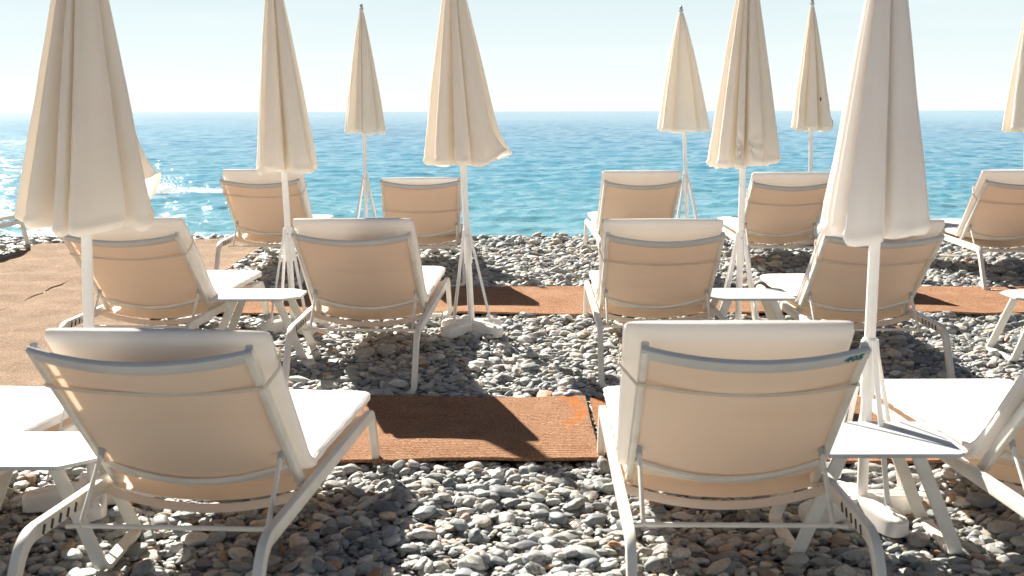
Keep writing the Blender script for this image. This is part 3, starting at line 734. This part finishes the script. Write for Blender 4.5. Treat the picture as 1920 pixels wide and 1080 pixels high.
# ---------------------------------------------------------------- closed umbrellas
def make_umbrella(label, X, Y, Z, lean=(0, 0), R=0.22, zb=1.08, ztop=2.34, seed=1, n=8, flap=None, knot=None, base_rot=45, mat='canopy', weights=None, blem=None, depth=0.42, tpow=0.9, ph0=0.0):
    root = thing('closed_umbrella', label, 'umbrella', (X, Y, Z), group='closed cream beach umbrellas')
    rng = random.Random(seed*7+3)
    lx, ly = lean
    def axis(z): return Vector((lx*z, ly*z, z))
    m = MB(); m.sweep([axis(z) for z in (0.05, 0.7, 1.4, ztop-0.01)], circ(0.0205, 20), up=(0, 1, 0)); pole = m.build('pole', M['pole'], root)
    m = MB(); m.sweep([axis(z) for z in (0.44, 0.66)], circ(0.0265, 20), up=(0, 1, 0)); sl = m.build('sleeve', M['pole'], root)
    m = MB(); m.sweep([axis(0.62)+Vector((0, -0.026, 0)), axis(0.62)+Vector((0, -0.034, 0))], circ(0.005, 8)); m.build('bolt', M['metal'], sl)
    m = MB(); rr = [0.016, 0.022, 0.024, 0.013, 0.017, 0.017, 0.008, 0.001]; zz = [0, 0.006, 0.016, 0.022, 0.03, 0.045, 0.058, 0.064]
    m.sweep([axis(ztop+q-0.004) for q in zz], circ(1, 14), up=(0, 1, 0), scale=rr); m.build('finial', M['metal'], root)
    # stand : four flat struts on a ribbed cross shaped cast base
    for k in range(4):
        a = radians(base_rot+90*k); dv = Vector((cos(a), sin(a), 0))
        m = MB(); sd = Vector((-sin(a), cos(a), 0))
        p = [axis(0.655)+dv*0.028, axis(0.60)+dv*0.036, Vector((0, 0, 0.075))+dv*0.165, Vector((0, 0, 0.066))+dv*0.19]
        rows = []
        for i, q in enumerate(p):
            t = (p[min(i+1, 3)]-p[max(i-1, 0)]).normalized(); nn = t.cross(sd).normalized()
            rows.append([q+sd*x_+nn*y_ for x_, y_ in rrect(0.022, 0.007, 0.002, 2)])
        o = m.grid(rows, closed_v=True); kk = len(rows[0]); m.f.append(tuple(range(o, o+kk))); m.f.append(tuple(range(o+3*kk, o+4*kk)))
        m.build('strut', M['pole'], root)
    rows = []
    NA = 288; LR = [0, 0.10, 0.2, 0.3, 0.4, 0.5, 0.6, 0.7, 0.78, 0.85, 0.9, 0.94, 0.97, 0.99, 1.0]
    for u in LR+['rim']:
        row = []
        for j in range(NA):
            ph = 2*pi*j/NA; al = (ph+pi/4) % (pi/2)-pi/4
            sa, ca = abs(sin(al)), cos(al)
            Lb = 0.255; wl = 0.050
            rho = 1/((ca/Lb)**5+(sa/wl)**5)**0.2
            uu = 1.0 if u == 'rim' else u
            lx_, ly_ = rho*uu*ca, rho*uu*sin(al)
            h = 0.060-0.085*max(0, lx_-0.05)
            edge = (1-uu**16)**0.5
            rib = 0.006*(1 if cos(ly_/wl*2.5*pi) > 0 else -1)*(1 if 0.07 < lx_ < 0.24 else 0.25)*(1-uu**4)
            zt = -0.02 if u == 'rim' else h*(0.62+0.38*edge)+rib
            g_ = ph+radians(base_rot)
            row.append((rho*uu*cos(g_), rho*uu*sin(g_), zt))
        rows.append(row)
    m = MB(); m.grid(rows, closed_v=True)
    m.build('base_weight', M['base'], root, angle=32)
    # canopy
    if weights is None: weights = [rng.uniform(0.5, 1.6) for _ in range(n)]
    n = len(weights); tot = sum(weights); bnd = [0]
    for q in weights: bnd.append(bnd[-1]+q/tot*2*pi)
    dep = [min(0.62, depth*rng.uniform(0.9, 1.45)) for _ in range(n)]; tilt = [rng.uniform(-0.42, 0.42) for _ in range(n)]; skew = [rng.choice([-1, 1])*rng.uniform(0.5, 1.15) for _ in range(n)]
    drop = [rng.uniform(-0.020, 0.038) for _ in range(n)]; ex = [rng.uniform(1.3, 2.8) for _ in range(n)]; vp = [rng.uniform(0.7, 1.4) for _ in range(n)]; out_ = [rng.uniform(0.92, 1.07) for _ in range(n)]
    NU, NT = 26, 64
    tilt = [q*(0.25 if w_ > 0.16*tot else 1) for q, w_ in zip(tilt, weights)]
    rows = []
    for it in range(NT+1):
        t = it/NT; row = []
        for k in range(n):
            w_ = bnd[k+1]-bnd[k]
            for j in range(NU):
                v = j/NU
                env = sin(pi*v)
                vv = v**vp[k]; g = 1-abs(2*vv-1)**ex[k]; dist = min(v, 1-v)*w_; cre = math.exp(-(dist/0.062)**2)
                rho = 1-0.20*(1-g)-dep[k]*1.22*cre*(0.6+0.4*t)+tilt[k]*(v-0.5)*(1-cre)*min(1.0, w_)
                rho *= 1+(out_[k]-1)*g
                # secondary soft pleats
                rho += 0.05*sin(v*pi*3+seed+k)*g*t*min(1.0, w_)
                phi = ph0+bnd[k]+w_*(v+skew[k]*0.30*env*(0.4+0.6*t))
                Rt = 0.017+(R-0.017)*t**tpow
                Rt *= 1-0.12*max(0, (t-0.965)/0.035)**2
                r = Rt*rho
                # hem seam above the valance
                r -= 0.0045*math.exp(-((t-0.948)/0.008)**2)-0.003*max(0, min(1, (t-0.955)/0.01))
                r += 0.0045*mn.noise(Vector((cos(phi)*2.5+seed, sin(phi)*2.5, t*7)))*t+0.0030*mn.noise(Vector((phi*7, seed, t*7)))*t+0.0035*mn.noise(Vector((phi*11, seed, t*22)))*t**5
                fx = fy = 0
                zed = ztop-0.006+(zb-ztop)*t
                if flap:
                    pf, wf, mag, lift, t0 = flap
                    dphi = (phi-pf+pi) % (2*pi)-pi
                    q = math.exp(-(dphi/wf)**2)*max(0, (t-t0)/(1-t0))**2
                    r *= 1+mag*q; zed += lift*q
                if knot:
                    pk, tk, mg = knot
                    dphi = ((phi-pk+pi) % (2*pi)-pi)*Rt; dz = (t-tk)*(ztop-zb); dd = math.hypot(dphi, dz)
                    q = math.exp(-(dd/0.085)**2); r -= mg*q*0.5; r += 0.017*q*sin(9*math.atan2(dz, dphi))*min(1, dd/0.02)
                zed -= drop[k]*g*max(0, (t-0.5)*2)-0.020*(g**0.6)*max(0, (t-0.948)/0.052)+0.024*max(0, (t-0.6)/0.4)-0.010*(1-g)*max(0, (t-0.8)*5)
                row.append(axis(zed)+Vector((cos(phi)*r, sin(phi)*r, 0)))
        rows.append(row)
    m = MB(); m.grid(rows, closed_v=True); cn_ = m.build('canopy', M[mat], root, angle=80)
    if blem:
        for bx, bz, s in blem:
            # small torn holes near the hem
            best = min((v for row in rows for v in row if v.y < 0), key=lambda q: abs(q.x-bx)+abs(q.z-bz))
            mm = MB(); mm.grid([[best+Vector((0.7*s*r_*cos(a_), -0.004-0.001*(1-r_), 1.5*s*r_*sin(a_)*(1+0.2*sin(3*a_)))) for a_ in [2*pi*q/12 for q in range(12)]] for r_ in (1, 0.6, 0.05)], closed_v=True)
            mm.build('tear', M['dark'], cn_)
    return root

def gg(y): return SL*(y-6.8)+0.024
make_umbrella('large cream closed umbrella on the far left with a flap on its right side', -1.637, 4.5, gg(4.5), lean=(0.030, 0), R=0.250, zb=1.09, ztop=2.34, seed=1,
              weights=[.6, .5, .5, .6, .6, .6, .35, .4, .45, .4, 1.28], flap=(0.42, 0.20, 0.24, 0.17, 0.60), base_rot=20, depth=0.40, ph0=-0.25, tpow=1.0)
make_umbrella('cream closed umbrella with one split fold, second from the left', -1.445, 7.8, gg(7.8), lean=(-0.032, 0), R=0.208, zb=1.05, ztop=2.38, seed=2, depth=0.42, base_rot=40)
make_umbrella('small cream closed umbrella far off by the water, third from the left', -1.505, 12.35, gg(12.35), lean=(-0.004, 0), R=0.235, zb=1.10, ztop=2.32, seed=3, n=7, tpow=0.85)
make_umbrella('cream closed umbrella with a flared lifted corner, left of the open water', -0.262, 7.7, gg(7.7), lean=(-0.046, 0), R=0.250, zb=1.09, ztop=2.38, seed=4, flap=(-0.20, 0.40, 0.36, 0.09, 0.72), base_rot=48)
make_umbrella('small plain cream closed umbrella by the water, right of the open stretch of sea', 1.834, 12.45, gg(12.45), lean=(-0.047, 0), R=0.285, zb=1.10, ztop=2.30, seed=5, n=6, depth=0.34, tpow=0.85)
make_umbrella('cream closed umbrella with a puckered knot above its hem', 1.448, 7.55, gg(7.55), lean=(0.004, 0), R=0.222, zb=1.09, ztop=2.40, seed=6, n=10, knot=(-pi/2-0.1, 0.90, 0.05), base_rot=42, mat='canopy')
make_umbrella('small cream closed umbrella with two torn holes near its hem', 3.005, 12.0, gg(12.0), lean=(-0.025, 0), R=0.225, zb=1.13, ztop=2.34, seed=7, n=9, flap=(-0.1, 0.4, 0.15, 0.10, 0.75), blem=[(0.02, 1.42, 0.014), (0.12, 1.46, 0.010)])
make_umbrella('large smooth white closed umbrella nearest on the right', 1.318, 4.35, gg(4.35), lean=(0.008, 0), R=0.194, zb=1.055, ztop=2.34, seed=18, weights=[.7, .6, .6, .6, .6, .55, .3, 1.1, 1.23], base_rot=17, mat='canopy_white', depth=0.32, ph0=-0.3, tpow=1.12)
make_umbrella('small cream closed umbrella cut off by the right edge', 5.30, 12.3, gg(12.3), lean=(-0.047, 0), R=0.25, zb=1.10, ztop=2.34, seed=9)

# ---------------------------------------------------------------- small things
def foam_patch():
    rng = random.Random(3); m = MB()
    def blob(c, rx, ry, rz):
        m.grid([[c+Vector((rx*sin(a)*cos(b), ry*sin(a)*sin(b), rz*cos(a))) for b in [2*pi*q/8 for q in range(8)]] for a in (0.05, 0.8, 1.57, 2.3, 3.09)], closed_v=True)
    for k in range(420):       # churned streaks lying on the surface
        x = -7.75+rng.uniform(-0.85, 0.95)+rng.gauss(0, 0.15); y = 28+rng.gauss(0, 0.45)-0.25*x-1.9; r = rng.uniform(0.015, 0.07)
        blob(Vector((x, y, SEA_Z+0.035+rng.uniform(0, 0.02))), r*2.0, r, 0.012)
    for k in range(700):       # thrown drops over the swimmer's kick
        x = -8.15+rng.gauss(0, 0.20); y = 28+rng.gauss(0, 0.3); h = abs(rng.gauss(0, 0.15))*math.exp(-((x+8.15)/0.4)**2)
        r = rng.uniform(0.005, 0.016); blob(Vector((x, y, SEA_Z+0.05+h)), r, r, r)
    o = m.build('sea_foam', M['foam']); tag(o, 'white splash of foam on the water at the left', 'foam', kind='stuff')
foam_patch()
def twig(label, x, y, z, L_, yaw, tilt, r=0.007):
    m = MB(); d = Vector((cos(yaw)*cos(tilt), sin(yaw)*cos(tilt), sin(tilt)))
    m.sweep([d*(L_*(k/6-0.5))+Vector((0, 0, 0.006*sin(k*1.3))) for k in range(7)], circ(1, 8), scale=[r*q for q in (0.5, 0.9, 1.1, 1.0, 1.15, 0.8, 0.4)])
    o = m.build('driftwood_stick', M['twig']); o.location = (x, y, z); tag(o, label, 'stick')
twig('short brown stick lying on shaded pebbles at the bottom centre left', -0.80, 3.98, -0.045, 0.10, 1.9, 0.2)
twig('small brown stick on the pebbles just below the front left rug edge', -0.86, 4.38, -0.035, 0.085, 2.4, 0.25)
m = MB(); m.grid([[(0.020*u*(1-abs(v)**2*0.6), 0.030*v, 0.010*u*u+0.006*sin(v*3)) for v in [q/4-1 for q in range(9)]] for u in [q/3-1 for q in range(7)]])
o = m.build('fallen_leaf', M['leaf']); o.location = (-1.44, 4.33, 0.015); o.rotation_euler = (0.9, 0.2, 0.3); tag(o, 'orange dry leaf on the white base of the left umbrella', 'leaf')
